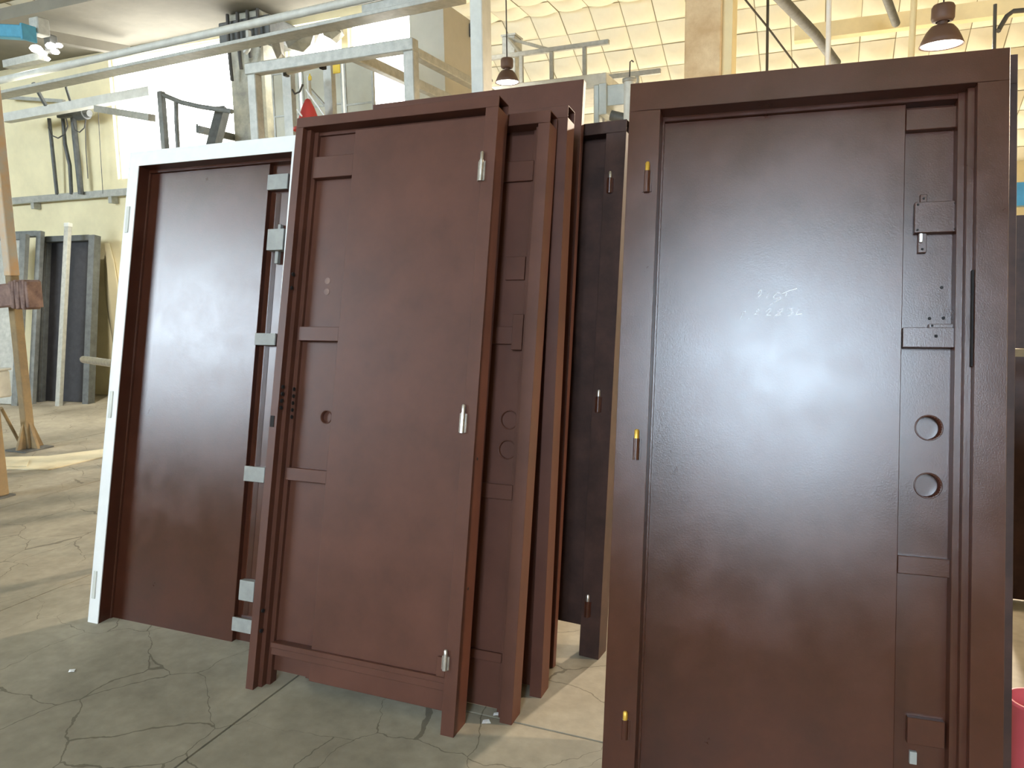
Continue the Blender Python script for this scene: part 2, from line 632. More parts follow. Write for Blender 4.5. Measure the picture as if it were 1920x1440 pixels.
def hinge(parent, u, v0, v1, pin='brass', barrel='brown', r=0.0085, y=-0.006):
    m = v0 + (v1 - v0) * 0.70
    b = MB()
    b.tube([(u, y, v0), (u, y, m)], r, 12)
    b.box(u - r * 1.5, u + r * 1.5, y + 0.002, y + 0.012, v0 + .002, m - .002)
    h = b.build('hinge', barrel, parent)
    MB().tube([(u, y, m), (u, y, v1 - .004), (u, y, v1)], [r * .78, r * .78, r * .5], 12).build('pin', pin, h)
    return h


def strip_with_holes(u0, u1, v0, v1, y, thick, holes, r, name, m, parent):
    """plate pierced by round holes (all on one column), each with its tube wall."""
    b = MB()
    n = 28
    cuts = [v0]
    for (hu, hv) in holes:
        cuts += [hv - r * 1.25, hv + r * 1.25]
    cuts.append(v1)
    for i in range(0, len(cuts), 2):
        b.box(u0, u1, y, y + thick, cuts[i], cuts[i + 1])
    for (hu, hv) in holes:
        a0, a1 = hv - r * 1.25, hv + r * 1.25
        outer, inner = [], []
        for k in range(n):
            t = 2 * math.pi * (k + .5) / n
            c, s = math.cos(t), math.sin(t)
            inner.append((hu + r * c, y, hv + r * s))
            # hit the rectangle
            tx = ((u1 - hu) / c if c > 0 else (u0 - hu) / c) if abs(c) > 1e-6 else 1e9
            tz = ((a1 - hv) / s if s > 0 else (a0 - hv) / s) if abs(s) > 1e-6 else 1e9
            q = min(tx, tz)
            outer.append((hu + q * c, y, hv + q * s))
        corners = [(u1, y, a1), (u0, y, a1), (u0, y, a0), (u1, y, a0)]
        vs = outer + inner + [(p[0], y + thick, p[2]) for p in inner] + corners
        fs = [(k, (k + 1) % n, n + (k + 1) % n, n + k) for k in range(n)]
        fs += [(n + k, n + (k + 1) % n, 2 * n + (k + 1) % n, 2 * n + k) for k in range(n)]
        for ci, cpt in enumerate(corners):
            for k in range(n):
                o1, o2 = outer[k], outer[(k + 1) % n]
                e1 = abs(o1[0] - cpt[0]) < 1e-6 and abs(o2[2] - cpt[2]) < 1e-6
                e2 = abs(o1[2] - cpt[2]) < 1e-6 and abs(o2[0] - cpt[0]) < 1e-6
                if (e1 or e2):
                    fs.append((k, (k + 1) % n, 3 * n + ci))
        b.add(vs, fs)
    o = b.build(name, m, parent)
    for (hu, hv) in holes:
        ring = MB()
        q = 28
        vs = []
        for rr, yy in ((r * 1.12, y), (r * 1.10, y - .0025), (r * 1.0, y - .0025), (r * .97, y + thick)):
            vs += [(hu + rr * math.cos(2 * math.pi * k / q), yy, hv + rr * math.sin(2 * math.pi * k / q)) for k in range(q)]
        fs = []
        for i in range(3):
            fs += [(i * q + k, i * q + (k + 1) % q, (i + 1) * q + (k + 1) % q, (i + 1) * q + k) for k in range(q)]
        ring.add(vs, fs, True)
        ring.build('hole_rim', m, o)
    return o


def hollow_lintel(W, H, h, D, steps, m, parent, open_end=True):
    b = MB()
    t = 0.003
    b.box(0, W, 0, t, H - h, H)                 # front sheet
    b.box(0, W, t, D, H - t, H)                 # top sheet
    b.box(0, W, D - t, D, H - h, H - t)         # back sheet
    z = H - h
    y = 0
    for (dd, dv) in steps:                       # stepped underside
        b.box(0.02, W - 0.02, y, dd + t, z, z + t)
        b.box(0.02, W - 0.02, dd, dd + t, z - dv, z + t)
        z -= dv
        y = dd
    b.box(0.02, W - 0.02, y, D, z, z + t)
    return b.build('lintel', m, parent, bevel=0.0008)


def door_unit(name, label, group, pos, yaw, lean, W, H, wfl, wfr, hl, D, lock_left, sheet_u, strip, paint, hinges, pin,
              barrel, sheet_v0=0.02, holes=(), bars=(), threshold=None, front=None, jz=0.0, r_hole=0.030, open_top=True,
              hinge_off=0.03, strip_y=0.092, sheet_y=0.066):
    t = thing(name, label, 'door', group=group, matrix=lean_matrix(pos[0], pos[1], yaw, lean))
    st_lock = [(0.026, 0.016), (0.050, 0.016)]
    st_hinge = [(0.055, 0.006)]
    zt = H - hl if open_top else H - 0.004
    jl = MB().prism(jamb_poly(0, W, wfl, st_lock if lock_left else st_hinge, D), jz, zt).build('jamb', front or paint, t, bevel=0.0007)
    jr = MB().prism(jamb_poly(1, W, wfr, st_hinge if lock_left else st_lock, D), jz, zt).build('jamb', front or paint, t, bevel=0.0007)
    hollow_lintel(W, H, hl, D, [(0.055, 0.014)], front or paint, t)
    u0, u1 = sheet_u
    ztop = H - hl + 0.004
    thk = min(0.045, D - strip_y - 0.004)
    leaf = MB().box(u0, u1, sheet_y, strip_y + thk, sheet_v0, ztop - 0.018).build('leaf_sheet', paint, t, bevel=0.0015)
    s0, s1 = strip
    strip_with_holes(s0, s1, sheet_v0, ztop, strip_y, thk, holes, r_hole, 'lock_strip', paint, t)
    lo = min(u0, s0)
    hi = max(u1, s1)
    MB().box(lo, hi, strip_y + thk + .0005, strip_y + thk + 0.003, sheet_v0, ztop).build('back_sheet', paint, t)
    for (v0, v1) in bars:
        MB().box(s0 + .001, s1 - .001, sheet_y + .004, strip_y - .0005, v0, v1).build('crossbar', paint, t, bevel=0.0015)
    for (v0, v1) in hinges:
        hinge(t, (W - hinge_off) if lock_left else hinge_off, v0, v1, pin, barrel)
    if threshold:
        th0, th1 = threshold
        MB().box(wfl * .9, W - wfr * .9, 0.012, D, th1 - 0.012, th1).box(wfl * .9, W - wfr * .9, 0.012, 0.016, th0, th1 - .012) \
            .build('threshold', paint, t, bevel=0.001)
    return t


R = math.radians

def screw(parent, u, v, y, r=0.003):
    return MB().tube([(u, y, v), (u, y - .002, v)], r, 8).build('screw', 'black', parent)


# ---- big brown door on the right
right = door_unit('steel_doorset', 'largest brown steel door, cool sheen, two round lock holes, brass-tipped hinges on its left', None,
                  (-0.526, 1.814), R(4.36), R(11.97), 0.942, 1.994, 0.088, 0.070, 0.083, 0.138, False,
                  (0.092, 0.722), (0.722, 0.851), 'brown', [(0.175, 0.249), (0.923, 1.007), (1.672, 1.759)], 'brass', 'brown',
                  holes=[(0.793, 0.899), (0.793, 1.047)], bars=[(1.828, 1.885), (0.674, 0.719)], hinge_off=0.059)
SY = 0.092
kb = MB().box(.748, .848, .070, SY, 1.553, 1.634).build('lock_case', 'brown', right, bevel=.001)
for uu in (.755, .841):
    for vv in (1.560, 1.627):
        screw(kb, uu, vv, .070)
MB().box(.762, .778, .080, SY, 1.634, 1.657).build('lock_tab', 'brown', kb, bevel=.001)
MB().box(.758, .778, .078, SY, 1.502, 1.553).build('lock_tab', 'brown', kb, bevel=.001)
MB().box(.760, .768, .072, .078, 1.528, 1.552).build('bolt', 'steel', kb, bevel=.001)
screw(kb, .770, 1.646, .080)
screw(kb, .768, 1.511, .078)
lk = MB().box(.724, .852, .062, SY, 1.252, 1.303).build('lock_body', 'brown', right, bevel=.001)
MB().box(.785, .850, .072, SY, 1.303, 1.314).build('lock_bracket', 'brown', lk, bevel=.001)
screw(lk, .793, 1.309, .072)
screw(lk, .843, 1.309, .072)
MB().lathe([(0.010, 0), (0.010, .003), (0.0075, .003), (0.0065, .001), (0.003, .001), (0.0001, .001)], n=20).build('key_cylinder', 'brown', lk)
cyl = lk.children[-1]
cyl.location = (.800, .062, 1.281)
cyl.rotation_euler = (R(90), 0, 0)
screw(lk, .800, 1.281, .0615, .004)
for uu, vv in ((.790, 1.331), (.822, 1.332), (.817, 1.412)):
    screw(right, uu, vv, SY - .0005, .004)
bx = MB().box(.752, .835, .070, SY, .257, .321).build('lock_case', 'brown', right, bevel=.001)
MB().box(.760, .776, SY - .012, SY, .205, .235).build('sticker', 'steel_grey', right)
MB().box(.868, .873, .012, .026, 1.20, 1.44).build('strike_plate', 'black', right)
for vv, hh in ((1.01, .03), (.90, .02), (.965, .012)):
    MB().box(.8565, .8585, .028, .040, vv, vv + hh).build('strike_slot', 'black', right)

# chalk marks scratched on the sheet by hand
STROKES = [[(545, 390), (580, 335), (605, 350), (590, 400), (545, 445)], [(700, 380), (670, 450)],
           [(870, 382), (825, 375), (790, 410), (768, 440), (790, 462), (870, 440), (880, 462), (715, 555)],
           [(895, 390), (1000, 345), (1110, 315)], [(962, 375), (945, 425)],
           [(300, 748), (318, 700), (335, 650), (372, 640), (360, 660)], [(408, 752), (420, 746)],
           [(520, 650), (555, 607), (562, 632), (490, 690), (552, 682)],
           [(658, 652), (715, 603), (740, 620), (668, 702), (735, 700)],
           [(850, 622), (910, 605), (890, 645), (812, 690), (788, 712), (872, 690), (850, 655), (828, 640)],
           [(985, 612), (1045, 605), (1022, 640), (1050, 662), (1012, 697), (972, 708)], [(1130, 612), (1095, 692), (1182, 680)]]
MR = right.matrix_world
NR = (MR.to_3x3() @ Vector((0, 1, 0))).normalized()
OR = MR @ Vector((0, 0.066, 0))
MRI = MR.inverted()
ck = MB()
for s_ in STROKES:
    pts = []
    for zx, zy in s_:
        d = ray(1350 + zx / 7.68, 500 + zy / 7.68)
        P = CAM_POS + d * ((OR - CAM_POS).dot(NR) / d.dot(NR))
        q = MRI @ P
        pts.append(Vector((q.x, 0.066, q.z)))
    for a, b in zip(pts[:-1], pts[1:]):
        t_ = (b - a).normalized()
        n_ = Vector((-t_.z, 0, t_.x)) * 0.0007
        y0 = Vector((0, -0.0006, 0))
        ck.add([a - n_, b - n_, b + n_, a + n_, a - n_ + y0, b - n_ + y0, b + n_ + y0, a + n_ + y0],
               [(0, 1, 2, 3), (7, 6, 5, 4), (0, 4, 5, 1), (1, 5, 6, 2), (2, 6, 7, 3), (3, 7, 4, 0)])
ck.build('chalk_writing', 'chalk', right, label='thin white handwritten chalk marks')

# ---- a second unit stacked behind the big one
door_unit('steel_doorset', 'brown steel door stacked behind the largest one, only its right edge showing', None,
          (-0.476, 1.996), R(4.36), R(11.97), 0.942, 2.02, 0.08, 0.075, 0.08, 0.110, False,
          (0.084, 0.71), (0.71, 0.85), 'brown_dark', [], 'steel', 'brown', strip_y=.08, sheet_y=.062)

# ---- brown door in the middle, hinged on the right
mid = door_unit('steel_doorset', 'reddish-brown steel door in the middle with recessed lock strip left and steel hinges right', None,
                (-1.837, 1.915), R(0.54), R(12.68), 0.810, 2.05, 0.032, 0.046, 0.038, 0.082, True,
                (0.237, 0.775), (0.062, 0.237), 'brown_satin', [(.198, .262), (0.939, 1.031), (1.762, 1.861)], 'steel', 'steel',
                sheet_v0=0.06, holes=[(0.194, 0.963)], bars=[(1.832, 1.912), (1.232, 1.283), (0.730, 0.775)],
                threshold=None, hinge_off=0.044, strip_y=.064, sheet_y=.032, r_hole=0.022)
MB().box(.078, .765, .016, .060, .150, .168).box(.078, .765, .022, .034, .125, .150).build('threshold', 'brown_satin', mid, bevel=.0015)
for uu, v_, r_ in [(.036, x, .007) for x in (1.47, 1.42)] + [(.036, x, .007) for x in (1.06, 1.035, 1.01, .985)] + [(.036, x, .007) for x in (.27, .20)]:
    MB().tube([(uu - .0035, .013, v_), (uu - .0045 + .006, .013, v_)], r_, 12).build('bolt_hole', 'black', mid)
for v_ in (1.055, 1.03, 1.005, .98, .955):
    MB().tube([(.0635, .038, v_), (.0655, .038, v_)], .007, 12).build('bolt_hole', 'black', mid)
    
for v_ in (1.455, 1.415):
    MB().tube([(.150, .063, v_), (.150, .065, v_)], .012, 14).build('bolt_hole', 'wrap', mid)
MB().box(.004, .020, -.002, .002, .955, .915).build('latch_slot', 'black', mid)
for v_ in (.86, .45):
    MB().tube([(.809, .03, v_), (.8108, .03, v_)], .005, 10).build('screw', 'black', mid)
MB().box(.735, .765, -.002, .012, .175, .235).build('hinge_bracket', 'brown_satin', mid, bevel=.001)

# ---- white-faced door on the left
white = door_unit('steel_doorset', 'brown steel door with a white outer frame, leftmost of the leaning doors', None,
                  (-2.833, 2.092), R(0.83), R(11.74), 0.915, 2.0146, 0.053, 0.053, 0.062, 0.115, False,
                  (0.057, 0.700), (0.700, 0.858), 'brown', [], 'white', 'white',
                  sheet_v0=0.012, bars=[(1.827, 1.890), (1.193, 1.241), (0.648, 0.708), (0.060, 0.113)], strip_y=.088, sheet_y=.066)
tr = MB().box(-.002, .053, -.004, 0, 0, 2.016).box(.862, .917, -.004, 0, 0, 2.016).box(.053, .862, -.004, 0, 1.952, 2.016) \
    .box(-.004, 0, -.004, .10, 0, 2.016).build('front_trim', 'white', white, label='white painted outer frame')
for v0 in (1.66, .86, .10):
    hg = MB().box(.008, .026, -.008, -.004, v0, v0 + .115).build('hinge', 'galv_light', white, bevel=.001)
mc = MB().box(.728, .808, .050, .088, 1.576, 1.662).build('lock_case', 'steel_grey', white, bevel=.001)
MB().box(.760, .774, .070, .088, 1.662, 1.686).build('lock_tab', 'steel_grey', mc, bevel=.001)
MB().box(.756, .772, .070, .088, 1.526, 1.576).build('lock_tab', 'steel_grey', mc, bevel=.001)
MB().box(.728, .80, .050, .088, .185, .263).build('lock_case', 'steel_grey', white, bevel=.001)
for v0, v1 in ((1.827, 1.890), (1.193, 1.241), (0.648, 0.708), (0.060, 0.113)):
    MB().box(.699, .800, .058, .0665, v0, v1).build('bar_cover', 'steel_grey', white, bevel=.001)
MB().prism([(.715, .088), (.735, .076), (.752, .088)], .12, 1.82).build('stiffener', 'brown', white, bevel=.002)
MB().prism([(.808, .088), (.815, .070), (.845, .070), (.852, .088)], .02, 1.90).build('stiffener', 'brown', white, bevel=.002)

# ---- the units behind the middle one
f2 = door_unit('steel_doorset', 'brown steel door directly behind the middle one, lock strip and holes in shade', None,
               (-1.686, 2.050), 0.0, R(11.94), 0.800, 2.00, 0.042, 0.042, 0.042, 0.070, False,
               (0.046, 0.600), (0.600, 0.735), 'brown_satin', [], 'steel', 'brown',
               holes=[(.700, .866), (.700, .966)], bars=[(1.78, 1.85), (1.22, 1.28), (.70, .75), (.17, .20)], strip_y=.055, sheet_y=.038)
MB().box(.655, .725, .045, .058, 1.44, 1.52).build('lock_case', 'brown_satin', f2, bevel=.001)
MB().box(.70, .738, .030, .056, 1.20, 1.32).build('latch_plate', 'brown_satin', f2, bevel=.001)
door_unit('steel_doorset', 'brown steel door frame third in the middle stack, beige light on its side', None,
          (-1.654, 2.230), 0.0, R(9.2), 0.800, 2.012, 0.042, 0.042, 0.042, 0.072, True,
          (0.20, 0.756), (0.070, 0.20), 'brown_satin', [], 'steel', 'brown', strip_y=.054, sheet_y=.040)
# plain tall leaf
lf = thing('plain_doorleaf', 'tall plain brown door leaf rising behind the middle doors', 'door',
           matrix=lean_matrix(-1.80, 2.427, 0.0, R(10.3)))
MB().box(0, .918, 0, .003, .004, 2.168).build('leaf_sheet', 'brown_satin', lf, bevel=.001)
MB().box(0, .003, .003, .03, .004, 2.168).box(.915, .918, .003, .03, .004, 2.168).box(.003, .915, .003, .03, 2.165, 2.168) \
    .box(.003, .915, .003, .03, .004, .007).build('folded_edge', 'brown_satin', lf)
MB().box(.006, .912, .026, .029, .01, 2.16).build('back_sheet', 'brown_dark', lf)
# dusty dark unit with three hinges
W5 = .80
yaw5 = R(-5)
f5 = door_unit('steel_doorset', 'dusty dark brown steel door in the gap before the largest one, three hinges', None,
               (-.748 - W5 * math.cos(yaw5), 2.552 - W5 * math.sin(yaw5), 0), yaw5, R(8.2), W5, 2.0, 0.045, 0.078, 0.045, 0.080, True,
               (0.20, 0.720), (0.07, 0.20), 'brown_dark', [(.15, .235), (.915, 1.0), (1.73, 1.81)], 'steel', 'brown',
               sheet_v0=.10, hinge_off=.052, strip_y=.060, sheet_y=.044)

# ------------------------------------------------------------------ left background
# dark frames leaning on the partition


def lean_frame(label, x, y, w, h, lean, yaw, m, panel, fw=.09, d=.06):
    t = thing('leaning_doorframe', label, 'door frame', matrix=lean_matrix(x, y, yaw, lean), group='door frames against the cream wall')
    MB().prism([(0, 0), (fw, 0), (fw, .02), (fw + .015, .02), (fw + .015, d), (0, d)], 0, h - .004).build('jamb', m, t, bevel=.002)
    MB().prism([(w, 0), (w - fw, 0), (w - fw, .02), (w - fw - .015, .02), (w - fw - .015, d), (w, d)], 0, h - .004).build('jamb', m, t, bevel=.002)
    MB().box(fw, w - fw, 0, d, h - .07, h).build('lintel', m, t, bevel=.002)
    if panel:
        MB().box(fw + .015, w - fw - .015, d - .02, d - .01, .02, h - .07).build('panel', panel, t)
    return t


lean_frame('grey primed door frame with a pale panel, far left by the cream wall', -9.95, 5.80, 1.02, 2.08, R(10), R(8), 'primer', 'galv')
lean_frame('dark grey door frame with a charcoal panel, rightmost against the cream wall', -9.05, 6.22, .85, 2.05, R(9), R(6), 'grey_dark', 'charcoal', d=.10)
lean_frame('grey primed open frame standing left of the charcoal-panelled frame', -9.72, 5.96, .86, 2.12, R(10), R(8), 'primer', None, .07)
t = thing('steel_post', 'loose pale grey steel post leaning on the charcoal-panelled frame', 'post', matrix=lean_matrix(-8.47, 6.08, 0, R(9)))
MB().prism([(0, 0), (.07, 0), (.07, .05), (.055, .05), (.055, .012), (.015, .012), (.015, .05), (0, .05)], 0, 2.18).build('channel', 'galv', t, bevel=.002)
MB().box(-.004, .074, -.004, .054, 2.14, 2.185).build('end_cap', 'galv_light', t, bevel=.002)
# limp cloth hanging by the frames
cl = MB()
c0, c1 = at(192, 455, 6.85), at(214, 640, 6.85)
n = 8
vs = []
for j in range(n + 1):
    f = j / n
    for i in range(5):
        g = i / 4
        x = c0.x + (c1.x - c0.x) * f ** 1.6 + (g - .5) * (.05 + .22 * math.sin(math.pi * min(1, f * 1.2)) ** .7)
        vs.append((x, 6.92 + .03 * math.sin(g * 9 + f * 2), c0.z - (c0.z - c1.z) * f * 1.5))
cl.add(vs, [(j * 5 + i, j * 5 + i + 1, (j + 1) * 5 + i + 1, (j + 1) * 5 + i) for j in range(n) for i in range(4)], True)
cl.build('hanging_sheet', 'cream_far', None, solid=.01, label='limp pale sheet hanging on the cream wall beside the dark frames', category='sheet')

# wall rail and pipes
zr = 2.53
t = thing('wall_rail', 'pale horizontal steel rail fixed along the cream wall', 'rail', loc=(-9.0, 6.88, zr))
MB().bar(loc_of(t, (-10.4, 6.88, zr)), loc_of(t, (-7.75, 6.88, zr)), .06, .085).build('rail_bar', 'galv', t, bevel=.004)
for x in (-9.6, -8.2):
    MB().box(x + 9.0 - .03, x + 9.0 + .03, -.03, .07, -.12, -.04).build('bracket', 'galv', t, bevel=.003)


def pipe(name, label, cat, pts, r, m, group=None, n=8, square=0):
    b = MB()
    if square:
        for a, c in zip(pts[:-1], pts[1:]):
            b.bar(a, c, r * 2, r * 2 if square is True else square)
    else:
        b.tube(pts, r, n)
    o = b.build(name, m, label=label, category=cat)
    if group:
        o['group'] = group
    return o


pipe('wall_pipe', 'left of three grey pipes dropping to the wall rail', 'pipe', [at(92, 222, 6.8), at(96, 260, 6.8), at(107, 365, 6.85)], .022, 'grey_dark')
pipe('wall_pipe', 'bent middle one of three grey pipes above the wall rail', 'pipe', [at(118, 222, 6.8), at(122, 270, 6.8), at(131, 310, 6.8), at(134, 364, 6.85)], .022, 'grey_dark')
pipe('wall_pipe', 'thickest, right one of three grey pipes above the wall rail', 'pipe', [at(136, 205, 6.8), at(140, 250, 6.8), at(152, 364, 6.815)], .034, 'grey_dark')
pipe('drop_wire', 'thin pull wire hanging right of the pipes', 'wire', [at(160, 215, 6.75), at(161, 280, 6.75), at(165, 335, 6.75)], .005, 'cable')
pipe('drop_wire', 'thin vertical wire nearest the white window glare on the wall', 'wire', [at(184, 205, 6.83), at(188, 280, 6.83), at(193, 363, 6.85)], .004, 'cable')
pipe('cable_loop', 'cable drooping in a loop between the left pipes', 'cable',
     [at(93, 222, 6.7), at(91, 240, 6.7), at(97, 254, 6.7), at(109, 259, 6.7), at(121, 252, 6.7), at(127, 236, 6.7), at(124, 222, 6.7)], .008, 'cable')
pipe('cable_loop', 'cable drooping in a loop right of the thick pipe', 'cable',
     [at(137, 230, 6.7), at(141, 244, 6.7), at(149, 248, 6.7), at(158, 240, 6.7), at(161, 225, 6.7)], .007, 'cable')
p = at(160, 212, 6.72)
t = thing('trolley_motor', 'small grey motor hung under the lower rail', 'motor', loc=p)
MB().tube([(-.14, 0, 0), (.02, 0, 0)], .075, 14).build('motor_body', 'grey_dark', t)
MB().tube([(.02, 0, 0), (.07, 0, -.01)], [.06, .04], 12).build('gearbox', 'grey_dark', t)
MB().box(-.45, -.1, -.04, .04, -.02, .05).build('carriage', 'grey_dark', t, bevel=.006)
# lower rail and its struts
a, b = at(12, 222, 6.5), at(285, 172, 6.5)
pipe('lower_rail', 'short pale lower rail crossing the cream wall above the pipes', 'rail', [a, b], .05, 'galv_light', square=.10)
pipe('wall_strut', 'slanting grey strut left of the lower rail', 'strut', [at(62, 155, 6.3), at(86, 198, 6.45)], .015, 'grey_dark', square=True)
pipe('wall_strut', 'curved grey strut running from the upper to the lower rail', 'strut', [at(121, 148, 6.3), at(124, 165, 6.35), at(131, 188, 6.45)], .014, 'grey_dark')
pipe('wall_strut', 'pale diagonal bar behind the lower rail, far left', 'bar', [at(5, 182, 6.8), at(120, 190, 6.8)], .02, 'galv', square=True)
pipe('cantilever_arm', 'pale cantilever arm jutting right under the lower rail', 'bar', [at(182, 204, 6.4), at(285, 221, 5.9)], .035, 'galv', square=True)

# upper rail with its lower flange
RA, RB = at(-40, 160, 5.2), at(860, -42, 5.0)
t = thing('overhead_rail', 'long overhead steel rail with a bright tube on top, crossing the upper left', 'rail', loc=RA)
v = RB - RA
MB().tube([(0, 0, 0), v], .032, 12).build('top_tube', 'galv_light', t)
MB().bar(Vector((0, .02, -.075)), v + Vector((0, .02, -.075)), .05, .07).build('web', 'galv', t, bevel=.004)
MB().bar(Vector((0, .03, -.125)), v + Vector((0, .03, -.125)), .16, .028).build('flange', 'galv', t, bevel=.003)
for k in (.12, .3, .52, .7, .85):
    MB().box(-.03, .03, -.07, .09, -.16, -.11).build('clamp', 'grey_dark', t, bevel=.004)
    t.children[-1].location = v * k
# conduit above the rail on the left
pipe('conduit_box', 'pale grey boxed conduit lying above the rail, left of the lamp bracket', 'conduit', [at(14, 122, 5.5), at(82, 107, 5.5)], .05, 'galv', square=.07)
# dark roof beam over the left ceiling
pipe('soffit_beam', 'grey diagonal beam under the left soffit', 'beam', [at(55, 62, 5.6), at(240, 96, 6.7)], .05, 'slab_grey', square=.10)
# broken glazing glints seen above the rail: crumpled film


def crumple(label, pts, Y, m, amp=.05, seed=1):
    rnd = random.Random(seed)
    b = MB()
    n = len(pts)
    front = [at(px, py, Y + rnd.uniform(-amp, amp)) for px, py in pts]
    c = sum(front, Vector()) / n + Vector((0, -amp, 0))
    back = [p + Vector((rnd.uniform(-.02, .02), .05 + rnd.uniform(0, amp), rnd.uniform(-.02, .02))) for p in front]
    b.add(front + [c] + back, [(i, (i + 1) % n, n) for i in range(n)] + [(i, n + 1 + i, n + 1 + (i + 1) % n, (i + 1) % n) for i in range(n)]
          + [tuple(range(n + 1, 2 * n + 1))])
    return b.build('crumpled_film', m, label=label, category='film', group='torn film over the windows')


crumple('torn grey film patch hanging before the small high window', [(535, 78), (560, 66), (590, 58), (582, 84), (568, 98), (540, 90)], 6.7, 'film', seed=3)
crumple('dark torn film strip by the concrete column', [(505, 62), (522, 70), (528, 100), (520, 112), (508, 84)], 6.38, 'film', seed=4)
crumple('torn film flap at the right of the small high window', [(604, 44), (628, 40), (640, 60), (622, 74), (606, 66)], 6.7, 'film', seed=5)

# lamp bracket cluster in the upper left
t = thing('floodlight', 'bright cluster floodlight clamped above the rail, upper left corner', 'lamp', loc=at(95, 95, 5.4))
MB().box(-.05, .05, -.03, .05, -.02, .14).build('bracket', 'grey_dark', t, bevel=.01)
for dx, dz, r_ in ((-.16, .03, .06), (-.08, -.02, .045), (.05, .03, .05), (.10, -.03, .04), (.16, .02, .035), (-.02, -.08, .03)):
    MB().lathe([(0.0005, -r_ * .5), (r_ * .7, -r_ * .45), (r_, 0), (r_ * .7, r_ * .4), (r_ * .2, r_ * .6)], (dx, -.03, dz), 14).build('lens', 'bulb', t)

# blue beam end with its bracket, and the post below it
PB = onz(56, 842)
t = thing('gantry_post', 'rust-orange and tan steel post with flared foot at the left edge', 'post', loc=PB)
b = MB()
b.box(-.038, .038, -.038, .038, .012, 1.50)
b.build('lower_post', 'tan', t, bevel=.006)
MB().box(-.042, .042, -.042, .042, 1.50, 3.05).build('upper_post', 'orange', t, bevel=.006)
MB().box(-.13, .13, -.13, .13, 0, .012).build('foot_plate', 'grey_dark', t)
for sx, sy in ((1, 0), (-1, 0), (0, 1), (0, -1)):
    g = MB()
    if sx:
        g.add([(sx * .038, -.012, .012), (sx * .12, -.012, .012), (sx * .038, -.012, .24), (sx * .038, .012, .012), (sx * .12, .012, .012), (sx * .038, .012, .24)],
              [(0, 1, 2), (5, 4, 3), (0, 3, 4, 1), (1, 4, 5, 2), (2, 5, 3, 0)])
    else:
        g.add([(-.012, sy * .038, .012), (-.012, sy * .12, .012), (-.012, sy * .038, .24), (.012, sy * .038, .012), (.012, sy * .12, .012), (.012, sy * .038, .24)],
              [(0, 1, 2), (5, 4, 3), (0, 3, 4, 1), (1, 4, 5, 2), (2, 5, 3, 0)])
    g.build('gusset', 'tan', t)
ym = PB.y - .13
pa, pb = at(-60, 562, ym), at(62, 552, ym)
t = thing('wrapped_bar', 'brown wrapped bar held across the rust-orange post', 'bar', loc=pb)
MB().bar(pa - pb, Vector((-.20, 0, 0)), .10, .19).build('bar_body', 'wrap', t, bevel=.012)
b = MB()
for k in range(7):
    x = -.20 + k * .032
    b.bar(Vector((x, 0, 0)), Vector((x + .034, 0, -.004 * (k % 2))), .13 + .012 * (k % 2), .215 + .012 * (k % 3))
b.build('tape_wrap', 'wrap', t, bevel=.006)
pa, pb = at(-60, 56, 5.0), at(54, 62, 5.0)
t = thing('blue_beam', 'blue steel beam end in the upper left corner', 'beam', loc=pb)
MB().bar(pa - pb, Vector((0, 0, 0)), .12, .11).build('beam_body', 'blue', t, bevel=.008)
MB().box(-.02, .01, -.07, .07, -.07, .07).build('end_plate', 'blue', t, bevel=.004)
MB().box(-.10, .02, .08, .2, .02, .17).build('bracket', 'galv', t, bevel=.008)
pipe('gantry_brace', 'thin tan brace slanting to the foot of the rust-orange post', 'brace', [at(2, 765, 4.1), onz(38, 832, .02)], .014, 'tan')
p0 = onz(4, 932)
t = thing('machine_leg', 'brown steel leg with foot at the very left edge of the floor', 'leg', loc=p0)
MB().box(-.09, .02, -.04, .04, 0.01, .62).build('leg_tube', 'tan', t, bevel=.006)
MB().box(-.12, .05, -.06, .06, 0, .012).build('foot_plate', 'grey_dark', t)
p0 = at(-18, 722, 3.6)
t = thing('control_box', 'pale grey box at the left edge above the brown leg', 'box', loc=(p0.x, p0.y, p0.z))
MB().box(-.10, .055, -.05, .12, -.10, .10).build('housing', 'galv_light', t, bevel=.012)
MB().box(-.11, .062, -.06, .13, .10, .115).build('lid', 'galv_light', t, bevel=.004)
MB().box(-.06, -.02, 0, .06, -.10 - (p0.z - .1) + .0, -.10).build('stand', 'grey_dark', t)
# bright tube poking out behind the white-faced door
a, b_ = Vector((-4.086, 3.14, .971)), Vector((-3.10, 2.70, 1.0))
tb = MB()
tb.tube([a, b_], .021, 14, cap=False)
tb.tube([a + (b_ - a) * .001, b_], .018, 14, cap=False)
tb.build('steel_tube', 'steel', label='shiny hollow steel tube poking out left of the white-framed door', category='tube')
t = thing('trestle', 'low grey trestle carrying the shiny tube behind the white-framed door', 'trestle', loc=(-3.2, 2.745, 0))
MB().box(-.03, .03, -.03, .03, 0.02, .955).build('leg', 'grey_dark', t)
MB().box(-.15, .15, -.12, .12, 0, .02).build('foot', 'grey_dark', t)

# sheets lying on the floor
q = [onz(-60, 880), onz(90, 882), onz(198, 857), onz(205, 842), onz(90, 857), onz(-60, 860)]
b = MB()
b.prism([(p.x, p.y) for p in q], .0005, .010)
b.build('floor_sheet', 'plate', label='pale thin sheet lying on the floor by the post foot', category='sheet', bevel=.001)
q = [onz(-40, 878), onz(50, 878), onz(56, 866), onz(-40, 866)]
MB().prism([(p.x, p.y) for p in q], .0105, .017).build('floor_sheet', 'plate', label='smaller pale sheet on top of the larger floor sheet', category='sheet', bevel=.001)
